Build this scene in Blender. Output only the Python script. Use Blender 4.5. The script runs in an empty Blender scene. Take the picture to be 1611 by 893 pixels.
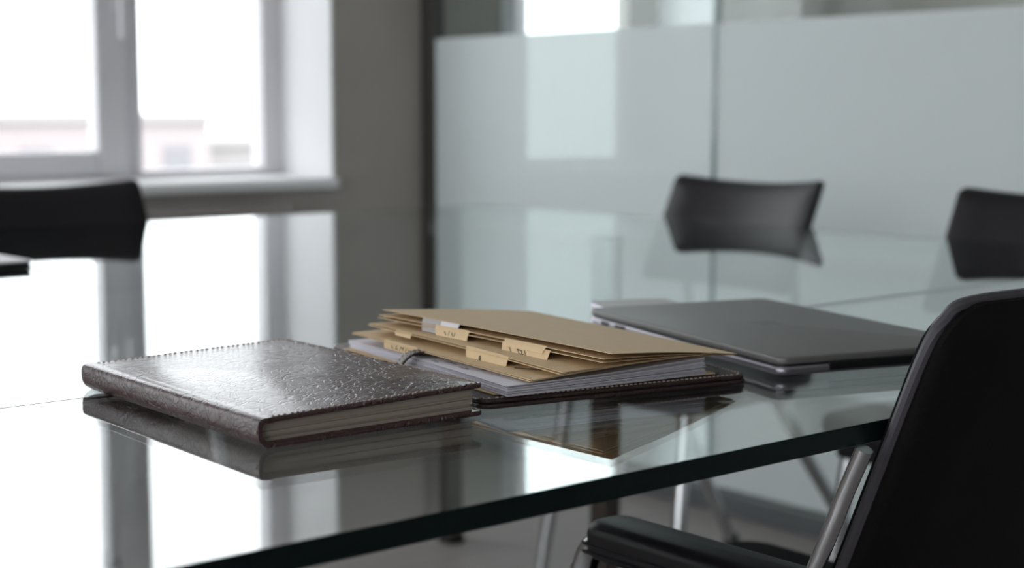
import bpy, bmesh, math, random
from mathutils import Vector, Matrix
random.seed(7)
S = bpy.context.scene
C = S.collection
# ------------------------------------------------------------------ camera
cam = bpy.data.cameras.new('camera'); co = bpy.data.objects.new('camera', cam); C.objects.link(co)
co.location = (0, 0, 0.955); co.rotation_euler = (math.pi/2 - 0.113, 0, -0.697)
cam.sensor_width = 36; cam.lens = 54.53; cam.clip_start = 0.02; cam.clip_end = 600
cam.dof.use_dof = True; cam.dof.focus_distance = 1.10; cam.dof.aperture_fstop = 5.6
S.camera = co
# ------------------------------------------------------------------ sky and exposure
W = bpy.data.worlds.new('world'); S.world = W; W.use_nodes = True
bg = W.node_tree.nodes['Background']; bg.inputs[0].default_value = (0.95, 0.975, 1.0, 1); bg.inputs[1].default_value = 2.5
S.view_settings.view_transform = 'Standard'; S.view_settings.look = 'None'
S.view_settings.gamma = 1.0; S.view_settings.use_curve_mapping = False; S.view_settings.exposure = 0.7
T = 0.74            # table top height
XG = 2.70           # glass partition
def quadx(x, y0, y1, z0, z1):
    bm = bmesh.new(); bm.faces.new([bm.verts.new(p) for p in ((x, y0, z0), (x, y1, z0), (x, y1, z1), (x, y0, z1))]); return bm
YW = 3.6086         # inner face of the facade wall
YF = 3.862          # window frame plane
CEIL = 2.80
def portal(name, x0, x1, z0, z1):
    l = bpy.data.lights.new(name, 'AREA'); l.shape = 'RECTANGLE'; l.size = x1-x0; l.size_y = z1-z0
    l.cycles.is_portal = True
    o = bpy.data.objects.new(name, l); C.objects.link(o)
    o.location = ((x0+x1)/2, YF+0.12, (z0+z1)/2); o.rotation_euler = (-math.pi/2, 0, 0)
portal('daylight_portal', 0.55, 2.377, 0.75, 2.45)
portal('daylight_portal', 2.985, 3.90, 0.75, 2.45)
portal('daylight_portal', -2.4, -0.6, 0.75, 2.45)
FILL_L = [(-2.9, -1.1), (-0.9, 0.9), (1.1, 3.0)]          # unseen tall side windows, added for fill light
for y0, y1 in FILL_L:
    l = bpy.data.lights.new('daylight_portal', 'AREA'); l.shape = 'RECTANGLE'; l.size = y1-y0; l.size_y = 2.2; l.cycles.is_portal = True
    o = bpy.data.objects.new('daylight_portal', l); C.objects.link(o); o.location = (-3.42, (y0+y1)/2, 1.45); o.rotation_euler = (math.pi/2, 0, -math.pi/2)

# ------------------------------------------------------------------ material helpers
def nt(name):
    m = bpy.data.materials.new(name); m.use_nodes = True
    t = m.node_tree; t.nodes.clear()
    out = t.nodes.new('ShaderNodeOutputMaterial')
    return m, t, out
def N(t, kind, **kw):
    n = t.nodes.new(kind)
    for k, v in kw.items():
        if k in n.inputs: n.inputs[k].default_value = v
        else: setattr(n, k, v)
    return n
def coords(t, scale=(1, 1, 1)):
    tc = t.nodes.new('ShaderNodeTexCoord'); mp = t.nodes.new('ShaderNodeMapping')
    mp.inputs['Scale'].default_value = scale; t.links.new(tc.outputs['Object'], mp.inputs['Vector'])
    return mp.outputs['Vector']
def mat(name, col, rough=0.5, metal=0.0, var=0.0, nscale=20, stretch=(1, 1, 1), bump=0.0, bscale=200, coat=0.0, spec=0.5, sheen=0.0, dist=0.001):
    m, t, out = nt(name)
    b = N(t, 'ShaderNodeBsdfPrincipled'); t.links.new(b.outputs[0], out.inputs[0])
    b.inputs['Roughness'].default_value = rough; b.inputs['Metallic'].default_value = metal
    b.inputs['Specular IOR Level'].default_value = spec; b.inputs['Coat Weight'].default_value = coat; b.inputs['Coat Roughness'].default_value = 0.2
    b.inputs['Sheen Weight'].default_value = sheen
    v = coords(t, stretch)
    nz = N(t, 'ShaderNodeTexNoise'); nz.inputs['Scale'].default_value = nscale; nz.inputs['Detail'].default_value = 5
    t.links.new(v, nz.inputs['Vector'])
    r = N(t, 'ShaderNodeMix'); r.data_type = 'RGBA'
    r.inputs['A'].default_value = (*[c*(1-var) for c in col], 1); r.inputs['B'].default_value = (*[min(1, c*(1+var)) for c in col], 1)
    t.links.new(nz.outputs[0], r.inputs['Factor']); t.links.new(r.outputs['Result'], b.inputs['Base Color'])
    if bump:
        n2 = N(t, 'ShaderNodeTexNoise'); n2.inputs['Scale'].default_value = bscale; n2.inputs['Detail'].default_value = 3
        t.links.new(v, n2.inputs['Vector'])
        bp = N(t, 'ShaderNodeBump'); bp.inputs['Strength'].default_value = bump; bp.inputs['Distance'].default_value = dist
        t.links.new(n2.outputs[0], bp.inputs['Height']); t.links.new(bp.outputs[0], b.inputs['Normal'])
    return m
def schlick(t):
    """reflectance of a thin dielectric face, the same from both sides"""
    g = N(t, 'ShaderNodeNewGeometry')
    d = N(t, 'ShaderNodeVectorMath', operation='DOT_PRODUCT'); t.links.new(g.outputs['Normal'], d.inputs[0]); t.links.new(g.outputs['Incoming'], d.inputs[1])
    a = N(t, 'ShaderNodeMath', operation='ABSOLUTE'); t.links.new(d.outputs['Value'], a.inputs[0])
    s = N(t, 'ShaderNodeMath', operation='SUBTRACT'); s.inputs[0].default_value = 1; t.links.new(a.outputs[0], s.inputs[1])
    p = N(t, 'ShaderNodeMath', operation='POWER'); t.links.new(s.outputs[0], p.inputs[0]); p.inputs[1].default_value = 5
    k = N(t, 'ShaderNodeMath', operation='MULTIPLY_ADD'); t.links.new(p.outputs[0], k.inputs[0]); k.inputs[1].default_value = 0.96; k.inputs[2].default_value = 0.04
    return k.outputs[0]
def pane_mat(name, tint):
    m, t, out = nt(name)
    tr = N(t, 'ShaderNodeBsdfTransparent'); tr.inputs[0].default_value = (*tint, 1)
    gl = N(t, 'ShaderNodeBsdfGlossy'); gl.inputs['Roughness'].default_value = 0.0; gl.inputs[0].default_value = (1, 1, 1, 1)
    mx = N(t, 'ShaderNodeMixShader'); t.links.new(schlick(t), mx.inputs[0]); t.links.new(tr.outputs[0], mx.inputs[1]); t.links.new(gl.outputs[0], mx.inputs[2])
    t.links.new(mx.outputs[0], out.inputs[0]); return m
def film_mat():
    m, t, out = nt('frosted_film')
    v = coords(t); nz = N(t, 'ShaderNodeTexNoise'); nz.inputs['Scale'].default_value = 900; t.links.new(v, nz.inputs['Vector'])
    cr = N(t, 'ShaderNodeMix'); cr.data_type = 'RGBA'; cr.inputs['A'].default_value = (0.90, 0.93, 0.94, 1); cr.inputs['B'].default_value = (0.94, 0.965, 0.975, 1)
    t.links.new(nz.outputs[0], cr.inputs['Factor'])
    tl = N(t, 'ShaderNodeBsdfTranslucent'); df = N(t, 'ShaderNodeBsdfDiffuse'); tr = N(t, 'ShaderNodeBsdfTransparent')
    t.links.new(cr.outputs['Result'], tl.inputs[0]); t.links.new(cr.outputs['Result'], df.inputs[0]); tr.inputs[0].default_value = (0.9, 0.95, 0.96, 1)
    a = N(t, 'ShaderNodeMixShader'); a.inputs[0].default_value = 0.45; t.links.new(tl.outputs[0], a.inputs[1]); t.links.new(df.outputs[0], a.inputs[2])
    b = N(t, 'ShaderNodeMixShader'); b.inputs[0].default_value = 0.075; t.links.new(a.outputs[0], b.inputs[1]); t.links.new(tr.outputs[0], b.inputs[2])
    t.links.new(b.outputs[0], out.inputs[0]); return m
def glass_mat():
    m, t, out = nt('table_glass')
    g = N(t, 'ShaderNodeBsdfGlass'); g.inputs['Color'].default_value = (0.975, 0.995, 0.99, 1); g.inputs['Roughness'].default_value = 0.0; g.inputs['IOR'].default_value = 1.5
    t.links.new(g.outputs[0], out.inputs[0]); return m
def leather_mat(name, col, crease=1.0, rough=0.34, coat=.52):
    m, t, out = nt(name)
    b = N(t, 'ShaderNodeBsdfPrincipled'); t.links.new(b.outputs[0], out.inputs[0])
    v = coords(t)
    w = N(t, 'ShaderNodeTexNoise'); w.inputs['Scale'].default_value = 28; w.inputs['Detail'].default_value = 3; t.links.new(v, w.inputs['Vector'])
    mixv = N(t, 'ShaderNodeVectorMath', operation='MULTIPLY_ADD'); t.links.new(w.outputs['Color'], mixv.inputs[0]); mixv.inputs[1].default_value = (0.03, 0.03, 0.03); t.links.new(v, mixv.inputs[2])
    def lines(scale, width):
        vo = N(t, 'ShaderNodeTexVoronoi', feature='DISTANCE_TO_EDGE'); vo.inputs['Scale'].default_value = scale; t.links.new(mixv.outputs[0], vo.inputs['Vector'])
        r = N(t, 'ShaderNodeMapRange', interpolation_type='SMOOTHSTEP'); r.inputs['From Min'].default_value = 0; r.inputs['From Max'].default_value = width
        t.links.new(vo.outputs['Distance'], r.inputs['Value']); return r.outputs[0]
    l1 = lines(45, 0.055); l2 = lines(130, 0.11); l3 = lines(420, 0.25)
    mk = N(t, 'ShaderNodeTexNoise'); mk.inputs['Scale'].default_value = 13; mk.inputs['Detail'].default_value = 2; t.links.new(v, mk.inputs['Vector'])
    mr = N(t, 'ShaderNodeMapRange'); mr.inputs['From Min'].default_value = 0.22; mr.inputs['From Max'].default_value = 0.56; t.links.new(mk.outputs[0], mr.inputs['Value'])
    def inv(s, k):
        x = N(t, 'ShaderNodeMath', operation='MULTIPLY_ADD'); t.links.new(s, x.inputs[0]); x.inputs[1].default_value = -k; x.inputs[2].default_value = k; return x.outputs[0]
    def mul(a, c):
        x = N(t, 'ShaderNodeMath', operation='MULTIPLY'); t.links.new(a, x.inputs[0]); t.links.new(c, x.inputs[1]); return x.outputs[0]
    def add(a, c):
        x = N(t, 'ShaderNodeMath', operation='ADD'); t.links.new(a, x.inputs[0]); t.links.new(c, x.inputs[1]); return x.outputs[0]
    h = add(add(mul(inv(l1, 1.0*crease), mr.outputs[0]), mul(inv(l2, 0.7*crease), mr.outputs[0])), inv(l3, 0.10))
    fn = N(t, 'ShaderNodeTexNoise'); fn.inputs['Scale'].default_value = 260; fn.inputs['Detail'].default_value = 4; t.links.new(v, fn.inputs['Vector'])
    f2 = N(t, 'ShaderNodeMath', operation='MULTIPLY'); t.links.new(fn.outputs[0], f2.inputs[0]); f2.inputs[1].default_value = 0.12
    h = add(h, f2.outputs[0])
    bp = N(t, 'ShaderNodeBump'); bp.inputs['Strength'].default_value = 1.0; bp.inputs['Distance'].default_value = 0.0010; bp.invert = True
    t.links.new(h, bp.inputs['Height']); t.links.new(bp.outputs[0], b.inputs['Normal'])
    cm = N(t, 'ShaderNodeMix'); cm.data_type = 'RGBA'; cm.inputs['A'].default_value = (*col, 1); cm.inputs['B'].default_value = (col[0]*1.6, col[1]*1.35, col[2]*1.4, 1)
    t.links.new(mk.outputs[0], cm.inputs['Factor']); t.links.new(cm.outputs['Result'], b.inputs['Base Color'])
    b.inputs['Roughness'].default_value = rough; b.inputs['Specular IOR Level'].default_value = 0.5
    b.inputs['Coat Weight'].default_value = coat; b.inputs['Coat Roughness'].default_value = 0.19
    return m
def floor_mat():
    m, t, out = nt('grey_laminate')
    b = N(t, 'ShaderNodeBsdfPrincipled'); t.links.new(b.outputs[0], out.inputs[0])
    v = coords(t, (1, 12, 1))
    nz = N(t, 'ShaderNodeTexNoise'); nz.inputs['Scale'].default_value = 3.0; nz.inputs['Detail'].default_value = 8; nz.inputs['Roughness'].default_value = 0.65; t.links.new(v, nz.inputs['Vector'])
    v2 = coords(t, (0.8, 1, 1))
    br = N(t, 'ShaderNodeTexBrick'); br.inputs['Scale'].default_value = 1.0; br.inputs['Brick Width'].default_value = 1.1; br.inputs['Row Height'].default_value = 0.16; br.inputs['Mortar Size'].default_value = 0.0015
    br.inputs['Color1'].default_value = (0.29, 0.255, 0.245, 1); br.inputs['Color2'].default_value = (0.345, 0.31, 0.295, 1); br.inputs['Mortar'].default_value = (0.24, 0.21, 0.20, 1)
    t.links.new(v2, br.inputs['Vector'])
    r = N(t, 'ShaderNodeMapRange'); r.inputs['To Min'].default_value = 0.62; r.inputs['To Max'].default_value = 1.35; t.links.new(nz.outputs[0], r.inputs['Value'])
    mx = N(t, 'ShaderNodeMix'); mx.data_type = 'RGBA'; mx.blend_type = 'MULTIPLY'; mx.inputs['Factor'].default_value = 1
    t.links.new(br.outputs['Color'], mx.inputs['A']); t.links.new(r.outputs[0], mx.inputs['B'])
    t.links.new(mx.outputs['Result'], b.inputs['Base Color']); b.inputs['Roughness'].default_value = 0.38
    return m
M = dict(
    floor=floor_mat(), wall=mat('taupe_wall_paint', (0.36, 0.325, 0.30), 0.85, var=0.06, nscale=6, bump=0.15, bscale=300),
    wall_back=mat('warm_grey_wall_paint', (0.70, 0.68, 0.65), 0.85, var=0.04, nscale=5),
    wall_light=mat('pale_wall_paint', (0.80, 0.785, 0.76), 0.85, var=0.04, nscale=5), ceiling=mat('white_ceiling', (0.86, 0.86, 0.85), 0.9, var=0.02),
    pvc=mat('white_pvc', (0.68, 0.665, 0.69), 0.35, var=0.02, nscale=8), plaster=mat('white_plaster', (0.80, 0.80, 0.81), 0.8, var=0.03, nscale=8),
    pane=pane_mat('window_pane', (0.97, 0.98, 0.98)), part_glass=pane_mat('partition_glass', (0.90, 0.95, 0.945)), film=film_mat(), tglass=glass_mat(),
    tedge=mat('dark_glass_edge', (0.004, 0.009, 0.010), 0.25, var=0.2, nscale=30, spec=.15), seal=mat('pale_joint_seal', (0.75, 0.78, 0.78), 0.4, var=0.05),
    profile=mat('dark_bronze_profile', (0.055, 0.048, 0.044), 0.45, var=0.1), edge_glass=mat('green_glass_edge', (0.18, 0.25, 0.25), 0.15, var=0.1),
    leg=mat('brown_steel_leg', (0.075, 0.060, 0.052), 0.4, metal=0.3, var=0.1), rail=mat('grey_base_rail', (0.16, 0.17, 0.18), 0.4, var=0.1),
    book=leather_mat('dark_brown_leather', (0.042, 0.0165, 0.0185), 1.0, 0.37), folder=leather_mat('brown_folder_leather', (0.026, 0.016, 0.014), 0.35, 0.5, .1),
    thread=mat('tan_thread', (0.50, 0.40, 0.335), 0.7, var=0.25, nscale=300), pages=mat('cream_page_edges', (0.34, 0.285, 0.235), 0.85, var=0.16, nscale=60, stretch=(0.15, 0.15, 14), bump=0.4, bscale=90),
    endpaper=mat('pinkish_endpaper', (0.45, 0.34, 0.34), 0.8, var=0.05),
    manila=mat('manila_card', (0.74, 0.545, 0.325), 0.62, var=0.07, nscale=90, bump=0.12, bscale=700, spec=0.4), manila_in=mat('manila_card_inner', (0.62, 0.42, 0.21), 0.7, var=0.08, nscale=90),
    paper=mat('white_paper', (0.80, 0.775, 0.84), 0.7, var=0.03, nscale=40), sticker=mat('striped_sticker', (0.46, 0.44, 0.45), 0.6, var=0.1, nscale=300),
    ink=mat('black_ink', (0.03, 0.026, 0.03), 0.7, var=0.1), blue=mat('blue_ink', (0.05, 0.10, 0.22), 0.7, var=0.1),
    lap=mat('space_grey_aluminium', (0.19, 0.182, 0.178), 0.5, metal=0.4, var=0.04, nscale=40), lapside=mat('silver_grey_aluminium', (0.33, 0.31, 0.35), 0.36, metal=0.75, var=0.04),
    phoneback=mat('silver_grey_shell', (0.50, 0.485, 0.49), 0.5, var=0.04),
    black=mat('black_plastic', (0.010, 0.010, 0.011), 0.4, var=0.1), logo=mat('dark_gloss_logo', (0.13, 0.125, 0.12), 0.45, metal=0.4, var=0.05),
    chair=mat('black_leatherette', (0.009, 0.007, 0.0095), 0.42, spec=.4, var=0.15, nscale=12, bump=0.2, bscale=500, dist=0.0006), fabric=mat('black_upholstery', (0.0026, 0.0023, 0.0026), 0.8, spec=.2, var=0.2, nscale=300, bump=0.4, bscale=900, dist=0.0006),
    lit_rim=mat('lit_rim_grey', (0.055, 0.05, 0.06), 0.5, var=0.1), chrome=mat('chrome', (0.62, 0.63, 0.65), 0.16, metal=1.0, var=0.03), rubber=mat('black_rubber', (0.012, 0.012, 0.012), 0.7, var=0.1),
    note=mat('pale_lilac_cover', (0.62, 0.57, 0.62), 0.5, var=0.04), concrete=mat('pale_concrete', (0.37, 0.35, 0.345), 0.9, var=0.08, nscale=0.2), concrete2=mat('pinkish_render', (0.42, 0.37, 0.37), 0.9, var=0.06, nscale=0.2),
    bglass=mat('far_window_glass', (0.25, 0.24, 0.26), 0.3, var=0.1), ground=mat('pale_ground', (0.22, 0.215, 0.215), 0.95, var=0.1, nscale=0.05), metalw=mat('radiator_enamel', (0.30, 0.27, 0.25), 0.4, var=0.03),
)
# ------------------------------------------------------------------ mesh helpers
def obj(name, bm, m, parent=None, smooth=False, loc=None, rz=0):
    me = bpy.data.meshes.new(name); bmesh.ops.recalc_face_normals(bm, faces=bm.faces); bm.to_mesh(me); bm.free()
    for k in (m if isinstance(m, (list, tuple)) else [m]): me.materials.append(M[k])
    if smooth:
        for p in me.polygons: p.use_smooth = True
        try: me.set_sharp_from_angle(angle=math.radians(42))
        except Exception: pass
    o = bpy.data.objects.new(name, me); C.objects.link(o)
    if parent: o.parent = parent
    if loc: o.location = loc
    o.rotation_euler.z = rz
    return o
def tag(o, label, cat, group=None):
    o['label'] = label; o['category'] = cat
    if group: o['group'] = group
    return o
def thing(name, label, cat, loc=(0, 0, 0), rz=0, group=None):
    o = bpy.data.objects.new(name, None); C.objects.link(o); o.empty_display_size = 0.05
    o.location = loc; o.rotation_euler.z = rz
    return tag(o, label, cat, group)
def structure(o): o['kind'] = 'structure'; return o
def sroot(name, loc=(0, 0, 0)):
    o = bpy.data.objects.new(name, None); C.objects.link(o); o.location = loc; o.empty_display_size = 0.05; return structure(o)
def box(bm, x0, x1, y0, y1, z0, z1, bev=0, seg=2):
    r = bmesh.ops.create_cube(bm, size=1)
    vs = r['verts']
    for v in vs: v.co = Vector((x0 + (v.co.x+.5)*(x1-x0), y0 + (v.co.y+.5)*(y1-y0), z0 + (v.co.z+.5)*(z1-z0)))
    if bev:
        es = list({e for v in vs for e in v.link_edges})
        bmesh.ops.bevel(bm, geom=es, offset=bev, segments=seg, affect='EDGES', profile=0.5)
    return bm
def nb(*a, **k): return box(bmesh.new(), *a, **k)
def rr_outline(x0, x1, y0, y1, r, n=6):
    r = [r]*4 if not isinstance(r, (list, tuple)) else r
    pts = []
    for (cx, cy, a0, rr) in ((x1, y1, 0, r[2]), (x0, y1, 90, r[3]), (x0, y0, 180, r[0]), (x1, y0, 270, r[1])):
        sx = -1 if cx == x1 else 1; sy = -1 if cy == y1 else 1
        for i in range(n+1):
            a = math.radians(a0 + 90*i/n); pts.append((cx + sx*rr + rr*math.cos(a), cy + sy*rr + rr*math.sin(a)))
    return pts
def slab(bm, x0, x1, y0, y1, z0, z1, rc=0.005, re=0.001, zf=None, n=6):
    """slab with rounded corners (rc) and rounded rims (re); zf lifts points"""
    re = min(re, (z1-z0)/2 - 1e-6); prof = []
    for i in range(4): a = math.pi/2*i/3; prof.append((re*(1-math.sin(a)), z0 + re*(1-math.cos(a))))
    for i in range(4): a = math.pi/2*i/3; prof.append((re*(1-math.cos(a)), z1 - re*(1-math.sin(a))))
    rings = []
    for ins, z in prof:
        rad = [max(1e-4, q-ins) for q in (rc if isinstance(rc, (list, tuple)) else [rc]*4)]
        pts = rr_outline(x0+ins, x1-ins, y0+ins, y1-ins, rad, n)
        rings.append([bm.verts.new((x, y, z + (zf(x, y, z) if zf else 0))) for x, y in pts])
    k = len(rings[0])
    for a, b in zip(rings, rings[1:]):
        for i in range(k): bm.faces.new((a[i], a[(i+1) % k], b[(i+1) % k], b[i]))
    bm.faces.new(rings[0][::-1]); bm.faces.new(rings[-1])
    return bm
def smooth_path(pts, sub=6):
    P = [Vector(p) for p in pts]
    if len(P) < 3: return P
    Q = [2*P[0]-P[1]] + P + [2*P[-1]-P[-2]]; out = []
    for i in range(1, len(Q)-2):
        for s in range(sub):
            t = s/sub; a, b, c, d = Q[i-1], Q[i], Q[i+1], Q[i+2]
            out.append(0.5*((2*b) + (c-a)*t + (2*a-5*b+4*c-d)*t*t + (3*b-a-3*c+d)*t**3))
    return out + [P[-1]]
def tube(bm, pts, r, seg=12, sub=6, r1=None):
    P = smooth_path(pts, sub) if sub else [Vector(p) for p in pts]
    rings = []; up = Vector((0.13, 0.31, 0.94))
    for i, p in enumerate(P):
        d = (P[min(i+1, len(P)-1)] - P[max(i-1, 0)]).normalized()
        a = d.cross(up).normalized()
        if rings and a.dot(la) < 0: a = -a
        la = a; b = d.cross(a); rad = r if r1 is None else r + (r1-r)*i/(len(P)-1)
        rings.append([bm.verts.new(p + rad*(math.cos(2*math.pi*k/seg)*a + math.sin(2*math.pi*k/seg)*b)) for k in range(seg)])
    for u, v in zip(rings, rings[1:]):
        for k in range(seg): bm.faces.new((u[k], u[(k+1) % seg], v[(k+1) % seg], v[k]))
    bm.faces.new(rings[0][::-1]); bm.faces.new(rings[-1])
    return bm
def sheet(bm, fn, nu, nv, t):
    """grid fn(u,v) given a thickness t along its normals (downwards from the surface)"""
    top = [[Vector(fn(i/nu, j/nv)) for j in range(nv+1)] for i in range(nu+1)]
    bot = []
    for i in range(nu+1):
        row = []
        for j in range(nv+1):
            du = top[min(i+1, nu)][j] - top[max(i-1, 0)][j]; dv = top[i][min(j+1, nv)] - top[i][max(j-1, 0)]
            row.append(top[i][j] - du.cross(dv).normalized()*t)
        bot.append(row)
    A = [[bm.verts.new(p) for p in r] for r in top]; B = [[bm.verts.new(p) for p in r] for r in bot]
    for i in range(nu):
        for j in range(nv):
            bm.faces.new((A[i][j], A[i+1][j], A[i+1][j+1], A[i][j+1])); bm.faces.new((B[i][j], B[i][j+1], B[i+1][j+1], B[i+1][j]))
    for i in range(nu):
        bm.faces.new((A[i][0], B[i][0], B[i+1][0], A[i+1][0])); bm.faces.new((A[i][nv], A[i+1][nv], B[i+1][nv], B[i][nv]))
    for j in range(nv):
        bm.faces.new((A[0][j], A[0][j+1], B[0][j+1], B[0][j])); bm.faces.new((A[nu][j], B[nu][j], B[nu][j+1], A[nu][j+1]))
    return bm
def stitches(bm, path, nrm, step=0.0042, ln=0.0028, w=0.0012, h=0.0008):
    """short raised thread stitches along a polyline"""
    for a, b in zip(path, path[1:]):
        a, b = Vector(a), Vector(b); d = b-a; L = d.length
        if L < 1e-5: continue
        d.normalize(); n = int(L/step)
        for i in range(n):
            c = a + d*(step*(i+0.5) + (L-n*step)/2)
            s = Vector(nrm).cross(d).normalized(); u = Vector(nrm)
            q = []
            for (k, zz, ww) in ((-.5, 0, .7), (-.2, h, 1), (.2, h, 1), (.5, 0, .7)):
                q.append((bm.verts.new(c + d*ln*k + s*w*ww*.5 + u*zz), bm.verts.new(c + d*ln*k - s*w*ww*.5 + u*zz)))
            for e, f in zip(q, q[1:]): bm.faces.new((e[0], e[1], f[1], f[0]))
            bm.faces.new([q[0][0], q[1][0], q[2][0], q[3][0]]); bm.faces.new([q[3][1], q[2][1], q[1][1], q[0][1]])
    return bm

# ================================================================== the room
structure(obj('floor', nb(-3.2, 6.5, -3.4, YW, -0.05, 0), 'floor'))
structure(obj('ceiling', nb(-3.2, 6.5, -3.4, YW, CEIL, CEIL+0.1), 'ceiling'))
structure(obj('wall_back', nb(-3.3, 6.6, -3.5, -3.4, 0, CEIL), 'wall_back'))
bm = nb(-3.3, -3.2, -3.4, YW, 0, .35); box(bm, -3.3, -3.2, -3.4, YW, 2.55, CEIL)
ye = [-3.4] + [v for w in FILL_L for v in w] + [YW]
for i in range(0, len(ye), 2): box(bm, -3.3, -3.2, ye[i], ye[i+1], .35, 2.55)
structure(obj('wall_left', bm, 'wall_light'))
FILL_R = [(1.6, 3.4)]  # unseen window added to light the frosted film from behind
bm = nb(6.5, 6.6, -3.4, YW, 0, .35); box(bm, 6.5, 6.6, -3.4, YW, 2.55, CEIL)
ye = [-3.4] + [v for w in FILL_R for v in w] + [YW]
for i in range(0, len(ye), 2): box(bm, 6.5, 6.6, ye[i], ye[i+1], .35, 2.55)
structure(obj('wall_right', bm, 'wall_light'))
WO = [(-2.4, -0.6), (0.55, 2.377), (2.985, 3.90)]     # window openings in the facade, the leftmost added for light
SILLZ, HEADZ = 0.765, 2.45
bm = bmesh.new()
edges = [-3.3] + [v for w in WO for v in w] + [6.6]
for i in range(0, len(edges), 2): box(bm, edges[i], edges[i+1], YW, YF+0.16, 0, CEIL)
for x0, x1 in WO: box(bm, x0, x1, YW, YF+0.16, 0, SILLZ-0.03); box(bm, x0, x1, YW, YF+0.16, HEADZ, CEIL)
structure(obj('wall_facade', bm, 'wall'))
def window(idx, x0, x1, mull, jw=.067, jr=.067, jm='pvc'):
    r = sroot('window_%d' % idx, ((x0+x1)/2, YF, SILLZ)); X, Y, Z = r.location
    def p(name, bm, m, par=r, smooth=False):
        bmesh.ops.translate(bm, verts=bm.verts, vec=(-X, -Y, -Z)); return obj(name, bm, m, par, smooth)
    z0, z1 = SILLZ, HEADZ; f = 0.022
    p('frame_jamb', nb(x0, x0+jw, YF, YF+0.07, z0, z1, bev=0.006), 'pvc'); p('frame_jamb', nb(x1-jr, x1, YF, YF+0.07, z0, z1, bev=0.006), jm)
    p('frame_rail', nb(x0+jw, x1-jr, YF, YF+0.07, z0, z0+f, bev=0.006), 'pvc'); p('frame_rail', nb(x0+jw, x1-jr, YF, YF+0.07, z1-f, z1, bev=0.006), 'pvc')
    # reveal lining and sill
    p('reveal_lining', nb(x1-0.006, x1+0.002, YW-0.003, YF, z0, z1), 'plaster'); p('reveal_lining', nb(x0-0.002, x0+0.006, YW-0.003, YF, z0, z1), 'plaster')
    p('reveal_lining', nb(x0+.006, x1-.006, YW-0.003, YF, z1-.006, z1+.002), 'plaster')
    p('sill_board', nb(x0-0.004, x1+0.004, YW-0.03, YF, z0-0.03, z0, bev=0.008, seg=3), 'plaster')
    if mull:
        ma, mb = mull
        p('mullion', nb((ma+mb)/2-0.02, mb, YF, YF+0.07, z0+f, z1-f, bev=0.006), 'pvc')
        # opening sash on the left, fixed pane on the right
        s0, s1, t = x0+0.05, (ma+mb)/2+0.018, 0.055
        s = p('sash', nb(s0, s0+t, YF-0.022, YF+0.04, z0+f-.012, z1-f+.012, bev=0.007), 'pvc')
        q = [nb(ma, s1, YF-0.022, YF+0.04, z0+f-.012, z1-f+.012, bev=0.007), nb(s0+t, ma, YF-0.022, YF+0.04, z0+f-.012, z0+0.076, bev=0.007), nb(s0+t, ma, YF-0.022, YF+0.04, z1-0.106, z1-f+.012, bev=0.007)]
        for b_ in q: p('sash_bar', b_, 'pvc', s)
        p('pane', nb(s0+t-.005, ma+.005, YF+0.01, YF+0.016, z0+.07, z1-.1), 'pane', s)
        hx = ma+0.062
        hb = slab(bmesh.new(), hx-.016, hx+.016, YF-.032, YF-.022, z0+.45, z0+.52, rc=0.002, re=.002)
        box(hb, hx-.009, hx+.009, YF-.062, YF-.03, z0+.485, z0+.505, bev=.003); box(hb, hx-.0115, hx+.0115, YF-.07, YF-.052, z0+.370, z0+.51, bev=.006, seg=3)
        p('handle', hb, 'pvc', s, True)
        p('pane', nb(mb-.005, x1-.062, YF+0.03, YF+0.036, z0+f-.005, z1-f+.005), 'pane')
    else:
        p('pane', nb(x0+jw-.005, x1-jr+.005, YF+0.03, YF+0.036, z0+f-.005, z1-f+.005), 'pane')
    return r
window(1, WO[1][0], WO[1][1], (1.796, 1.934)); window(2, WO[2][0], WO[2][1], None, .315, .144, 'wall'); window(3, WO[0][0], WO[0][1], (-1.55, -1.41))  # the third window is out of view, added to boost room light
for i, (wx, y0, y1) in enumerate([(-3.25, *w) for w in FILL_L] + [(6.55, *w) for w in FILL_R]):  # added out-of-view windows that let in the fill light
    r = sroot('window_%d' % (4+i), (wx, (y0+y1)/2, .35)); h = (y1-y0)/2
    for a, b in ((-h, -h+.06), (h-.06, h), (-.04, .04)): obj('frame_jamb', nb(-.035, .035, a, b, 0, 2.2, bev=.005), 'pvc', r)
    for a, b in ((0, .06), (2.14, 2.2)):
        for c, d in ((-h+.06, -.04), (.04, h-.06)): obj('frame_rail', nb(-.035, .035, c, d, a, b, bev=.005), 'pvc', r)
    for c, d in ((-h+.055, -.035), (.035, h-.055)): obj('pane', nb(-.003, .003, c, d, .055, 2.145), 'pane', r)
# radiator under the sill
rad = thing('radiator', 'enamelled panel radiator with ribbed top grille under the window sill', 'radiator', (1.45, YW-0.045, 0.195))
obj('panel', nb(-.75, .75, -.05, -.038, 0, .50, bev=.005), 'metalw', rad); obj('panel', nb(-.75, .75, .026, .038, 0, .50, bev=.005), 'metalw', rad)
for k in range(50):
    if k == 0: fin = obj('grille_fin', nb(-.003, .003, -.045, .034, .488, .508), 'metalw', rad); fin.location.x = -.735
    else: c = fin.copy(); C.objects.link(c); c.location.x = -.735 + k*.03
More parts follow.
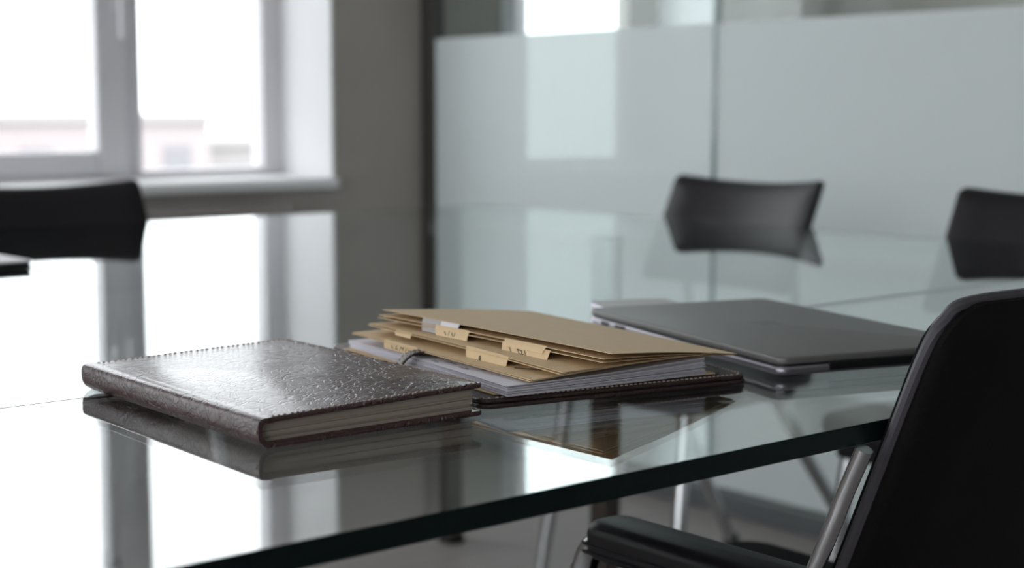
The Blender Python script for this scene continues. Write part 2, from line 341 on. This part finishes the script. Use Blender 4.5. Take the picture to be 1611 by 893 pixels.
# glass partition
def quadx(x, y0, y1, z0, z1):
    bm = bmesh.new(); bm.faces.new([bm.verts.new(p) for p in ((x, y0, z0), (x, y1, z0), (x, y1, z1), (x, y0, z1))]); return bm
gw = sroot('wall_glass', (XG, 0, 0))
joints = [YW, 2.489, 1.36, 0.23, -0.90, -2.03, -3.16]
FB0, FB1, FT = 0.585, 0.612, 1.150
for a, b in zip(joints, joints[1:]):
    g = obj('glass_panel', nb(0, 0.010, b+.004, a-.004, 0.05, CEIL-.05), 'part_glass', gw)
    obj('frosted_film', quadx(-.0006, b+.008, a-.008, FB1, FT), 'film', g)
    obj('frosted_film', quadx(-.0006, b+.008, a-.008, 0.06, FB0), 'film', g)
for j in joints[1:]: obj('joint_strip', nb(-.001, 0.012, j-.0045, j+.0045, 0.05, CEIL-.05), 'edge_glass', gw)
obj('rail_strip', nb(-.028, -.0008, joints[-1], YW-.045, FB0, FB1+.006, bev=.003), 'plaster', gw)
obj('base_rail', nb(-.015, .028, joints[-1], YW, 0, .05, bev=.003), 'rail', gw); obj('head_rail', nb(-.015, .028, joints[-1], YW, CEIL-.05, CEIL), 'rail', gw)
obj('wall_profile', nb(-.02, .032, YW-.045, YW, 0.05, CEIL-.05, bev=.003), 'profile', gw)
# city far below the window
structure(obj('ground', nb(-260, 300, 12, 420, -26.2, -26), 'ground'))
def block(x, y, w, d, top, m, fl, label):
    t = thing('apartment_block', label, 'building', (x, y, -26), 0, 'far buildings outside the window')
    h = top+26
    obj('wall', nb(-w/2, w/2, -d/2, d/2, 0, h), m, t); obj('roof', nb(-w/2-.4, w/2+.4, -d/2-.4, d/2+.4, h, h+.5), 'concrete', t)
    n = int(w/4); me = None
    for k in range(fl):
        for i in range(n):
            if me is None: o = obj('window', nb(-.9, .9, -.06, .06, -.8, .8), 'bglass', t); me = o.data
            else: o = bpy.data.objects.new('window', me); C.objects.link(o); o.parent = t
            o.location = (-w/2 + (i+.5)*w/n, -d/2-.03, h-2.2-k*3.0)
block(36, 92, 22, 14, 0.1, 'concrete2', 6, 'pale pinkish apartment block seen beyond the window handle sash')
block(60, 108, 26, 14, -1.9, 'concrete', 6, 'pale grey apartment block seen through the fixed window pane')
block(64, 140, 10, 12, -1.2, 'concrete2', 4, 'narrow pinkish tower behind the grey apartment block')

# ================================================================== the table
TX0, TX1, TY0, TY1, TH = -1.6, 2.19, 0.647, 2.705, 0.0145
tb = thing('glass_table', 'large clear glass conference table with a dark polished edge', 'table', (0.3, 1.7, 0))
def glass_panel(y0, y1):
    bm = nb(TX0-.3, TX1-.3, y0-1.7, y1-1.7, T-TH, T, bev=0.0008, seg=2)
    for f in bm.faces: f.material_index = 0 if abs(f.normal.z) > 0.9 else 1
    return obj('glass_top', bm, ['tglass', 'tedge'], tb)
YJ = 1.0805
glass_panel(TY0, YJ-.0006); glass_panel(YJ+.0006, TY1)
obj('joint_seal', nb(TX0-.3, TX1-.3, YJ-.0005-1.7, YJ+.0005-1.7, T-.004, T-.0002), 'seal', tb)
for (x, y) in ((2.052, 2.66), (1.79, 1.89), (-1.45, 2.66), (-1.20, 1.90), (-1.45, 0.75)):
    l = obj('leg', nb(-.019, .019, -.019, .019, .012, T-TH-.012, bev=.003), 'leg', tb); l.location = (x-.3, y-1.7, 0)
    k = obj('mounting_plate', slab(bmesh.new(), -.024, .024, -.024, .024, T-TH-.012, T-TH, rc=.01, re=.002), 'leg', l)
    k = obj('foot_pad', slab(bmesh.new(), -.024, .024, -.024, .024, 0, .012, rc=.01, re=.003), 'rubber', l)

# ================================================================== leather book
BW, BL = 0.181, 0.272
bk = thing('leather_book', 'thick notebook in creased dark brown leather with stitched edges, beside the folder', 'notebook', (0.4945, 0.8405, T), -0.022)
lift = lambda x, y: 0.0035*max(0, min(1, (x-.01)/(BW-.01)))
def cover_z(x, y, z): return lift(x, y) + 0.0006*math.sin(math.pi*min(1, max(0, y/BL)))*math.sin(math.pi*min(1, max(0, x/BW)))
bm = bmesh.new()                      # front cover as a fine grid so it stays softly curved
slab(bm, 0.004, BW, 0, BL, 0.0163, 0.020, rc=[.0012, .006, .006, .0012], re=.0016, zf=cover_z)
front = obj('front_cover', bm, 'book', bk, True)
obj('back_cover', slab(bmesh.new(), 0.006, BW, 0, BL, 0.0, 0.0036, rc=[.0012, .006, .006, .0012], re=.0016), 'book', bk, True)
# spine: rounded profile swept along the book
prof = [(0.012, .0200+.0002), (0.0055, .0202), (0.0022, .0196), (0.0006, .0180), (0, .0150), (0.0001, .0100), (0.0006, .0070), (0.0021, .0040), (0.0046, .0015), (0.0080, .0003), (0.012, 0.0)]
inner = [(0.012, .0036), (0.0082, .0039), (.0052, .0058), (.0034, .0090), (.0030, .0130), (.0042, .0155), (.0068, .0163), (0.012, .0163)]
loop = prof + inner; bm = bmesh.new(); rows = []
for k in range(25):
    y = BL*k/24; e = 0.0008*(1 if k in (0, 24) else 0)
    cxm, czm = .0055, .0105
    rows.append([bm.verts.new((x + (cxm-x)*e*14, y, z + (czm-z)*e*14)) for x, z in loop])
for a, b in zip(rows, rows[1:]):
    for i in range(len(loop)): bm.faces.new((a[i], a[(i+1) % len(loop)], b[(i+1) % len(loop)], b[i]))
bm.faces.new(rows[0]); bm.faces.new(rows[-1][::-1])
spine = obj('spine', bm, 'book', bk, True)
zz = .0038
for k, hh in enumerate((.0022, .0013, .0030, .0016, .0045)):   # sections of the page block
    d = (.0004, -.0007, .0001, .0010, 0)[k]; e = (0, .0007, -.0003, .0006, 0)[k]
    z1 = zz+hh
    def pz(x, y, z, q=k): return lift(x, y)*max(0, (z-.0038))/.0125
    obj('page_section', slab(bmesh.new(), .0045, BW-.0075+d, .0050+e, BL-.005, zz, z1-.00012, rc=.0006, re=.0002, zf=pz), 'pages', bk)
    zz = z1
obj('endpaper', slab(bmesh.new(), .006, BW-.0068, .0048, BL-.005, zz, zz+.0003, rc=.001, re=.0001, zf=lambda x, y, z: lift(x, y)*.92), 'endpaper', bk)
def ctop(x, y): return (x, y, .0200 + cover_z(x, y, 0) + .0000)
i_ = .0032; path = [ctop(.010 + (BW-i_-.010)*k/12, i_) for k in range(13)] + [ctop(BW-i_, i_+(BL-2*i_)*k/16) for k in range(17)] + [ctop(BW-i_-(BW-i_-.010)*k/12, BL-i_) for k in range(13)]
o = obj('stitching', stitches(bmesh.new(), path, (0, 0, 1), w=.0015, h=.0005), 'thread', bk); o['kind'] = 'stuff'
o = obj('spine_stitching', stitches(bmesh.new(), [(-.0001, .0022, .0075), (-.0001, .0022, .0150)], (-1, 0, 0)), 'thread', bk); o['kind'] = 'stuff'
path = [(.010, .0002, .0036), (BW-.006, .0002, .0036)]
o = obj('lower_stitching', stitches(bmesh.new(), [(BW-.0025, .004, .0036), (BW-.0025, BL-.004, .0036)], (0, 0, 1)), 'thread', bk); o['kind'] = 'stuff'

# ================================================================== leather folder with papers
FN, FYAW = Vector((0.684, 0.8515, T)), -0.215
FW, FL_ = 0.236, 0.300
fo = thing('leather_folder', 'flat brown leather document folder lying under the papers and manila folders', 'folder', FN, FYAW)
obj('back_panel', slab(bmesh.new(), 0, FW, 0, FL_, 0, .0036, rc=.010, re=.0015), 'folder', fo, True)
obj('front_panel', slab(bmesh.new(), .0005, FW-.001, .0008, FL_, .0037, .0074, rc=.010, re=.0016), 'folder', fo, True)
q = .0032; pth = [(q, FL_-.01, .0074), (q, .010, .0074), (.006, .0045, .0074), (.011, q, .0074), (FW-.012, q, .0074), (FW-.006, .006, .0074), (FW-.0045, .012, .0074), (FW-.0045, FL_-.01, .0074)]
o = obj('stitching', stitches(bmesh.new(), pth, (0, 0, 1)), 'thread', fo); o['kind'] = 'stuff'
# strap that loops over the paper stack
Rf = Matrix.Rotation(-FYAW, 3, 'Z')
def floc(p): return Rf @ (Vector(p) - FN)
cl = smooth_path([(.702, .990, T+.0085), (.712, .993, T+.0115), (.7215, .994, T+.0185), (.733, .993, T+.0215), (.746, .990, T+.0192), (.760, .986, T+.0178), (.780, .980, T+.0178)], 6)
def strapf(u, v):
    i = min(int(u*(len(cl)-1)), len(cl)-2); f = u*(len(cl)-1)-i
    p = cl[i].lerp(cl[i+1], f); return floc(p + Vector((-.004, -.012, 0))*(0.5-v) + Vector((0, 0, -.0004*(2*v-1)**2)))
st = obj('strap', sheet(bmesh.new(), strapf, 36, 4, .0016), 'folder', fo, True)
b_ = bmesh.new()
for vv in (.12, .88): stitches(b_, [strapf(k/18, vv)+Vector((0, 0, .00005)) for k in range(19)], (0, 0, 1), step=.0034, ln=.0022)
o = obj('strap_stitching', b_, 'thread', st); o['kind'] = 'stuff'

def bil(Np, R, B, L, bow=0.0, curl=0.0):
    Np, R, B, L = map(Vector, (Np, R, B, L))
    def f(u, v):   # u: N->R, v: N->L
        p = Np*(1-u)*(1-v) + R*u*(1-v) + L*(1-u)*v + B*u*v
        p.z += bow*math.sin(math.pi*u) + curl*math.sin(math.pi*v)
        return p + Vector((0, 0, T))
    return f
def ribbon(bm, pts, w, nrm, lift_=.00012):
    nrm = Vector(nrm).normalized(); P = [Vector(p) + nrm*lift_ for p in pts]
    for a, b in zip(P, P[1:]):
        d = (b-a); s = nrm.cross(d).normalized()*w/2; e = d.normalized()*w*.3
        v = [bm.verts.new(x) for x in (a-e-s, a-e+s, b+e+s, b+e-s)]; bm.faces.new(v)
        v2 = [bm.verts.new(x.co + nrm*.00005) for x in v]; bm.faces.new(v2)
        for i in range(4): bm.faces.new((v[i], v[(i+1) % 4], v2[(i+1) % 4], v2[i]))
    return bm
def manila(label, f, t, leaves, tabs, extra=None, rest=None):
    """folded card folder: f is its top leaf, leaves = lower leaves as surfaces, tabs on its edge u=0"""
    c = f(.5, .5); c = Vector((c.x, c.y, rest if rest else c.z-.004))
    r = thing('manila_folder', label, 'folder', c, 0, 'manila folders in the pile')
    loc = lambda g: (lambda u, v: Vector(g(u, v)) - c)
    obj('front_leaf', sheet(bmesh.new(), loc(f), 12, 12, t), 'manila', r, True)
    for g in leaves: obj('back_leaf' if g is leaves[-1] else 'inner_leaf', sheet(bmesh.new(), loc(g), 12, 12, t), 'manila', r, True)
    for (g, s0, s1, out, kind, marks, nm) in tabs:
        o_ = Vector(out)
        def tf(u, v, g=g, s0=s0, s1=s1, o_=o_):   # u along the edge from N side, v outwards and down
            s = s0 + (s1-s0)*(u + (0.5-u)*0.10*v)
            bend = math.sin(v*math.pi/2)
            return g(0, s) + Vector((o_.x*bend, o_.y*v, o_.z*v + .0004*(1-v))) - c + Vector((.0012*(1-v), 0, 0))
        tb_ = obj(nm, sheet(bmesh.new(), lambda u, v: tf(1-u, v), 6, 6, .00035), kind, r, True)
        if marks:
            nv = (tf(0, .5)-tf(1, .5)).cross(tf(.5, 1)-tf(.5, 0)).normalized()
            if nv.x > 0: nv = -nv
            ib = bmesh.new()
            for ln in marks: ribbon(ib, [tf(1-a, b) for a, b in ln], .0007, nv, .0006)
            o = obj('handwriting', ib, 'ink', tb_); o['kind'] = 'stuff'
    if extra: extra(r, c)
    return r
# bottom manila folder under the sheets
f0 = bil((.7025, .8600, .0087), (.893, .8185, .0087), (.945, 1.060, .0087), (.7395, 1.1100, .0087))
manila('plain manila folder lying flat under the white paper stack', f0, .00035, [bil((.7025, .860, .0082), (.893, .8185, .0082), (.945, 1.060, .0082), (.7395, 1.110, .0082))], [], None, T+.0076)
# white sheets
NS = 15
for k in range(NS):
    a = k/(NS-1); j = lambda s: random.uniform(-s, s)
    jr = j(.0040); jn = j(.0020); a = max(0, min(1, a + (0 if k in (0, NS-1) else j(.02))))
    zN = .0092 + .0080*a; zL = .0092+.0030*a; zR = .0092+.0122*a; zB = .0090+.0045*a
    Np = (.7015+jn+.0016*(1-a), .8430+jn*.5+.001*(1-a), zN); R = (.8830+jr, .8208+jr*.6-.0025*(1-a), zR)
    L = (.7560+j(.001)-.0105*(1-a), 1.1275+j(.001)-.018*(1-a), zL); B = (.9385+jr, 1.106, zB)
    g = bil(Np, R, B, L, bow=-.0012*a, curl=.0010*a)
    c = Vector(g(.5, .5)); c.z = T+.0090
    top = k == NS-1
    s = obj('paper_sheet', sheet(bmesh.new(), lambda u, v: g(u, v)-c, 10, 10, [.00022, .0003, .00036][k % 3]), 'paper', None, True, loc=c)
    tag(s, 'white sheet with blue handwriting, topmost of the paper stack on the leather folder' if top else 'white sheet inside the paper stack on the leather folder', 'paper', 'white sheets stacked on the leather folder')
    if top:
        ib = bmesh.new()
        for (u0, v0, n) in ((.05, .27, 4), (.10, .22, 3), (.07, .36, 5), (.03, .42, 3), (.16, .30, 3)):
            for i in range(n):
                u, v = u0 + .004*(i % 2), v0 + .012*i
                ribbon(ib, [g(u, v)-c, g(u+.014*random.random(), v+.006)-c, g(u-.006, v+.010)-c], .0008, (0, 0, 1), .0002)
        o = obj('blue_handwriting', ib, 'blue', s); o['kind'] = 'stuff'
def low(f, dz0, dz1, du=0.0, dx=0.0, dy=0.0):
    return lambda u, v: Vector(f(u, v)) + Vector((dx*(1-u), dy*(1-v), -(dz0*(1-u) + dz1*u)))
# third folder (lowest of the three tabbed ones)
f3 = bil((.7175, .8345, .0205), (.872, .8300, .0235), (.925, 1.095, .0195), (.7506, 1.1122, .0215), bow=.0004, curl=.0006)
def scrib(r, c):
    ib = bmesh.new(); P0 = Vector((.7495, .868, 0))
    for i in range(9):
        s = .0030*i; pts = []
        for k in range(5):
            x = .738+.0010*s/.003 + .0016*math.sin(k*1.9+i); y = .879 - s*.8 - .0006*k
            # find height on the leaf
            best = min(((u/40, v/60) for u in range(0, 16) for v in range(0, 24)), key=lambda q: (f3(*q).x-x)**2 + (f3(*q).y-y)**2)
            p = f3(*best); pts.append(Vector((x, y, p.z+.0002)) - c)
        ribbon(ib, pts, .0008, (0, 0, 1), .0003)
    o = obj('handwriting', ib, 'ink', r); o['kind'] = 'stuff'
manila('manila folder with ink scribble by its corner, lowest of the three tabbed folders', f3, .0004, [low(f3, .0009, .0003, dx=-.0012, dy=.001)],
       [(f3, .60, .80, (-.0025, -.003, -.0062), 'manila', [[(.25, .5), (.30, .8)], [(.42, .35), (.40, .75), (.46, .72)], [(.55, .4), (.53, .85)], [(.55, .5), (.64, .45), (.62, .8)], [(.72, .42), (.71, .85)], [(.78, .5), (.84, .78)]], 'index_tab')], scrib, T+.0186)
# second folder
f2 = bil((.7342, .8204, .0262), (.890, .8200, .0242), (.940, 1.100, .0205), (.7587, 1.0995, .0300), bow=.0006, curl=.0012)
manila('manila folder with one hanging tab, middle of the three tabbed folders', f2, .0004, [low(f2, .0013, .0001, dx=-.0010, dy=.0014), low(f2, .0024, .0003, dx=.0022, dy=.003)],
       [(f2, .245, .455, (-.0030, -.0035, -.0098), 'manila', [[(.36, .45), (.33, .6), (.38, .75), (.36, .85), (.33, .75), (.38, .6), (.36, .45)]], 'index_tab'),
        (low(f2, .0013, .0001), .745, .84, (-.0030, -.004, -.0030), 'manila', None, 'torn_flap')], None, T+.0225)
# first folder on top
f1 = bil((.7652, .8015, .0390), (.9268, .8258, .0195), (.9583, 1.1168, .0220), (.7709, 1.0958, .0412), bow=.0012, curl=.0004)
i1 = low(f1, .0040, .0006, dx=-.0040, dy=.004); i2 = low(f1, .0064, .0012, dx=-.0052, dy=.004)
big = [[(.16, .30), (.22, .68)], [(.25, .66), (.31, .66)], [(.34, .34), (.43, .86)], [(.34, .34), (.44, .42), (.45, .55)], [(.38, .62), (.50, .62)], [(.50, .36), (.55, .80)]]
manila('manila folder with a grey label and two written tabs, topmost in the pile', f1, .0004, [i1, i2],
       [(i1, .225, .400, (-.0030, -.0020, -.0050), 'manila', None, 'index_tab'), (i2, .205, .405, (-.0042, -.0040, -.0098), 'manila', big, 'index_tab'),
        (i1, .555, .715, (-.0035, -.0040, -.0072), 'manila', [[(.62, .45), (.60, .8)], [(.52, .5), (.56, .8)], [(.44, .4), (.42, .8)], [(.3, .5), (.34, .8)]], 'index_tab'),
        (low(f1, .0012, .0004), .705, .800, (-.0030, -.0030, -.0098), 'sticker', None, 'grey_label'), (low(f1, .0012, .0004), .625, .710, (-.0022, -.0020, -.0045), 'paper', None, 'white_label')], None, T+.0255)

# ================================================================== laptop
lp = thing('laptop', 'closed dark grey aluminium laptop lying behind the manila folders', 'laptop', (0.945, 0.798, T), -0.283)
LW, LL = 0.205, 0.340
def wedge(x, y, z): return 0
obj('base', slab(bmesh.new(), 0, LW, 0, LL, .0022, .0102, rc=.011, re=.0032), 'lapside', lp, True)
lid = obj('lid', slab(bmesh.new(), -.0002, LW+.0002, -.0002, LL+.0002, .0112, .0175, rc=.0115, re=.0020), 'lap', lp, True)
obj('screen_gasket', slab(bmesh.new(), .0015, LW-.0015, .0015, LL-.0015, .0102, .0112, rc=.010, re=.0002), 'black', lp)
obj('hinge_bar', nb(.048, LW-.006, -.0006, .006, .0045, .0114, bev=.001), 'black', lp)
for y0, y1 in ((.296, .310), (.262, .282)): obj('port', nb(-.0006, .006, y0, y1, .0045, .0085, bev=.0004), 'black', lp)
for x in (.03, LW-.03):
    for y in (.03, LL-.03): ft = obj('rubber_foot', slab(bmesh.new(), x-.008, x+.008, y-.008, y+.008, 0, .0024, rc=.007, re=.0008), 'rubber', lp)
bm = bmesh.new()
for k in range(2): slab(bm, .092+.012*k, .102+.012*k, .165, .190, .01748, .01756, rc=.0045, re=.00002)
obj('logo', bm, 'logo', lid)
ph = thing('card_case', 'small silver grey flat case lying just past the far corner of the laptop', 'case', (1.086, 1.146, T), -0.40)
obj('body', slab(bmesh.new(), 0, .088, 0, .058, 0, .0116, rc=.012, re=.003), 'lapside', ph, True); obj('lid', slab(bmesh.new(), .001, .087, .001, .057, .0114, .0120, rc=.011, re=.0002), 'phoneback', ph)
nbk = thing('pale_notebook', 'pale lilac covered notebook lying alone near the window chair', 'notebook', (0.842, 2.010, T), 0.02)
obj('cover', slab(bmesh.new(), -.21, 0, 0, .28, .0088, .0110, rc=.006, re=.0008), 'note', nbk, True); obj('back_cover', slab(bmesh.new(), -.21, 0, 0, .28, 0, .0022, rc=.006, re=.0008), 'black', nbk, True)
obj('page_block', slab(bmesh.new(), -.208, -.003, .003, .277, .0022, .0088, rc=.003, re=.0002), 'black', nbk)

# ================================================================== chairs
def pad(bm, fn, nu, nv, t, round_=0.35):
    """upholstered pad: fn(u,v) mid surface, thickness t puffed towards the rim"""
    return sheet(bm, fn, nu, nv, t)
def back_bm(hw, z0, z1, yf, curve, t, dip=0.0, rc=0.02, thick_dir=-1):
    bm = bmesh.new(); out = rr_outline(-hw, hw, z0, z1, rc, 6)
    # triangulated grid inside a rounded rectangle, extruded with a soft rim
    nx, nz = 22, 10; 
    def P(x, z, off):
        zz = z - dip*(1-(x/hw)**2)*(z-z0)/(z1-z0)
        return (x, yf(zz) + curve*(x/hw)**2 + off, zz)
    def clampx(z):
        d = min(z-z0, z1-z)
        if d >= rc: return hw
        return hw - rc + math.sqrt(max(0, rc*rc-(rc-d)**2))
    layers = [(-t/2, .012), (-t/2+.004, .003), (0, 0), (t/2-.004, .003), (t/2, .012)]
    def ring(ins):
        o_ = rr_outline(-hw+ins, hw-ins, z0+ins, z1-ins, max(.004, rc-ins), 6); res = []
        for a, b in zip(o_, o_[1:]+o_[:1]):
            n = max(1, int(math.dist(a, b)/.02))
            for k in range(n): res.append((a[0]+(b[0]-a[0])*k/n, a[1]+(b[1]-a[1])*k/n))
        return res
    base = ring(0); n = len(base)
    def shrink(p, ins): 
        cx, cz = 0, (z0+z1)/2; return (p[0]*(1-ins/hw), cz + (p[1]-cz)*(1-ins/((z1-z0)/2)))
    R = []
    for off, ins in [(-t/2, .999*min(hw, (z1-z0)/2)*.98)]: pass
    seq = [(-t*.5, .97), (-t*.5, .8), (-t*.5, .55), (-t*.5, .3), (-t*.48, .10), (-t*.30, .02), (0, 0), (t*.30, .02), (t*.48, .10), (t*.5, .3), (t*.5, .55), (t*.5, .8), (t*.5, .97)]
    for off, k in seq:
        cz = (z0+z1)/2
        R.append([bm.verts.new(P(p[0]*(1-k), cz+(p[1]-cz)*(1-k), off)) if k > .2 else bm.verts.new(P(p[0]-math.copysign(min(abs(p[0]), k*.09), p[0]), p[1]-math.copysign(min(abs(p[1]-cz), k*.09), p[1]-cz), off)) for p in base])
    for a, b in zip(R, R[1:]):
        for i in range(n): bm.faces.new((a[i], a[(i+1) % n], b[(i+1) % n], b[i]))
    bm.faces.new(R[0][::-1]); bm.faces.new(R[-1])
    return bm
def conference_chair(label, loc, rz, group):
    t = thing('conference_chair', label, 'chair', loc, rz, group)
    yf = lambda z: -.25 + .46*(.815-z)
    obj('backrest', back_bm(.187, .60, .822, yf, .035, .028, dip=.012, rc=.012), 'chair', t, True)
    obj('seat', slab(bmesh.new(), -.20, .20, -.215, .16, .425, .462, rc=.05, re=.016), 'chair', t, True)
    obj('seat_frame', slab(bmesh.new(), -.175, .175, -.18, .14, .405, .425, rc=.03, re=.004), 'black', t)
    for sx in (-1, 1):
        obj('back_support', tube(bmesh.new(), [(sx*.12, -.15, .40), (sx*.13, -.215, .46), (sx*.14, -.205, .56), (sx*.14, -.185, .66)], .010), 'chrome', t, True)
        for (fx, fy, tx, ty) in ((.20, -.41, .14, -.14), (.18, .17, .155, .11)):
            l = obj('leg', tube(bmesh.new(), [(sx*fx, fy, .012), (sx*tx, ty, .41)], .0125, sub=0, r1=.0145), 'chrome', t, True)
            obj('foot_cap', tube(bmesh.new(), [(sx*fx, fy, 0), (sx*fx, fy, .030)], .019, sub=0, r1=.016), 'rubber', l, True)
    return t
grp = 'black conference chairs pushed up to the table'
conference_chair('low backed black chair in front of the joint of the frosted glass wall', (2.08, 2.028, 0), math.pi/2, grp)
conference_chair('low backed black chair by the frosted glass wall, nearer the black armchair', (2.08, 1.358, 0), math.pi/2, grp)
conference_chair('low backed black chair at the table end in front of the window', (1.173, 2.525, 0), math.pi, grp)
# armchair at the front edge
ac = thing('armchair', 'black upholstered chair with padded arms and chrome frame at the table edge', 'chair', (1.11, 0.93, 0), 0)
yb = lambda z: (0.5862 + (0.8295-z)*0.395 - 0.93)
obj('backrest', back_bm(.234, .47, .826, yb, .012, .030, rc=.032), 'fabric', ac, True)
pp = [(-.234, .50), (-.234, .60), (-.234, .70), (-.234, .79), (-.226, .815), (-.205, .825), (-.10, .826), (0, .826), (.10, .826), (.205, .825), (.226, .815), (.234, .79), (.234, .70), (.234, .60), (.234, .50)]
obj('lit_rim', tube(bmesh.new(), [(x, yb(z)+.012*(x/.234)**2, z) for x, z in pp], .0045, seg=8, sub=5), 'lit_rim', ac, True)  # paler rim: window light on the pad's side, put into the colour
obj('seat', slab(bmesh.new(), -.235, .235, -.22, .25, .40, .465, rc=.05, re=.025), 'fabric', ac, True)
for sx in (-1, 1):
    x = sx*.2275
    fr = obj('side_frame', tube(bmesh.new(), [(sx*.262, yb(.7248)+.012, .7248), (sx*.262, yb(.69)+.014, .69), (sx*.263, yb(.65)+.014, .65), (sx*.26, yb(.52)+.02, .52), (sx*.25, -.16, .40), (sx*.25, -.28, .20), (sx*.25, -.36, .012)], .0062), 'chrome', ac, True)
    obj('arm_tube', tube(bmesh.new(), [(x, -.24, .585), (x, -.10, .588), (x, -.02, .590), (x, .012, .585), (x, .026, .565), (x, .03, .53), (x, .03, .30), (x, .03, .012)], .011), 'chrome', ac, True)
    am = slab(bmesh.new(), x-.026, x+.026, -.285, .008, .580, .612, rc=.020, re=.010)
    ap = obj('arm_pad', am, 'chair', ac, True)
    for zc in (.587, .594): obj('arm_seam', tube(bmesh.new(), [(x-.0258, -.26, zc), (x-.0258, -.02, zc), (x-.022, -.002, zc), (x-.008, .0075, zc)], .0014, seg=6, sub=4), 'chair', ap, True)
    for y in (.03, -.36): obj('foot_cap', tube(bmesh.new(), [(x if y > 0 else sx*.25, y, 0), (x if y > 0 else sx*.25, y, .03)], .016, sub=0), 'rubber', ac, True)
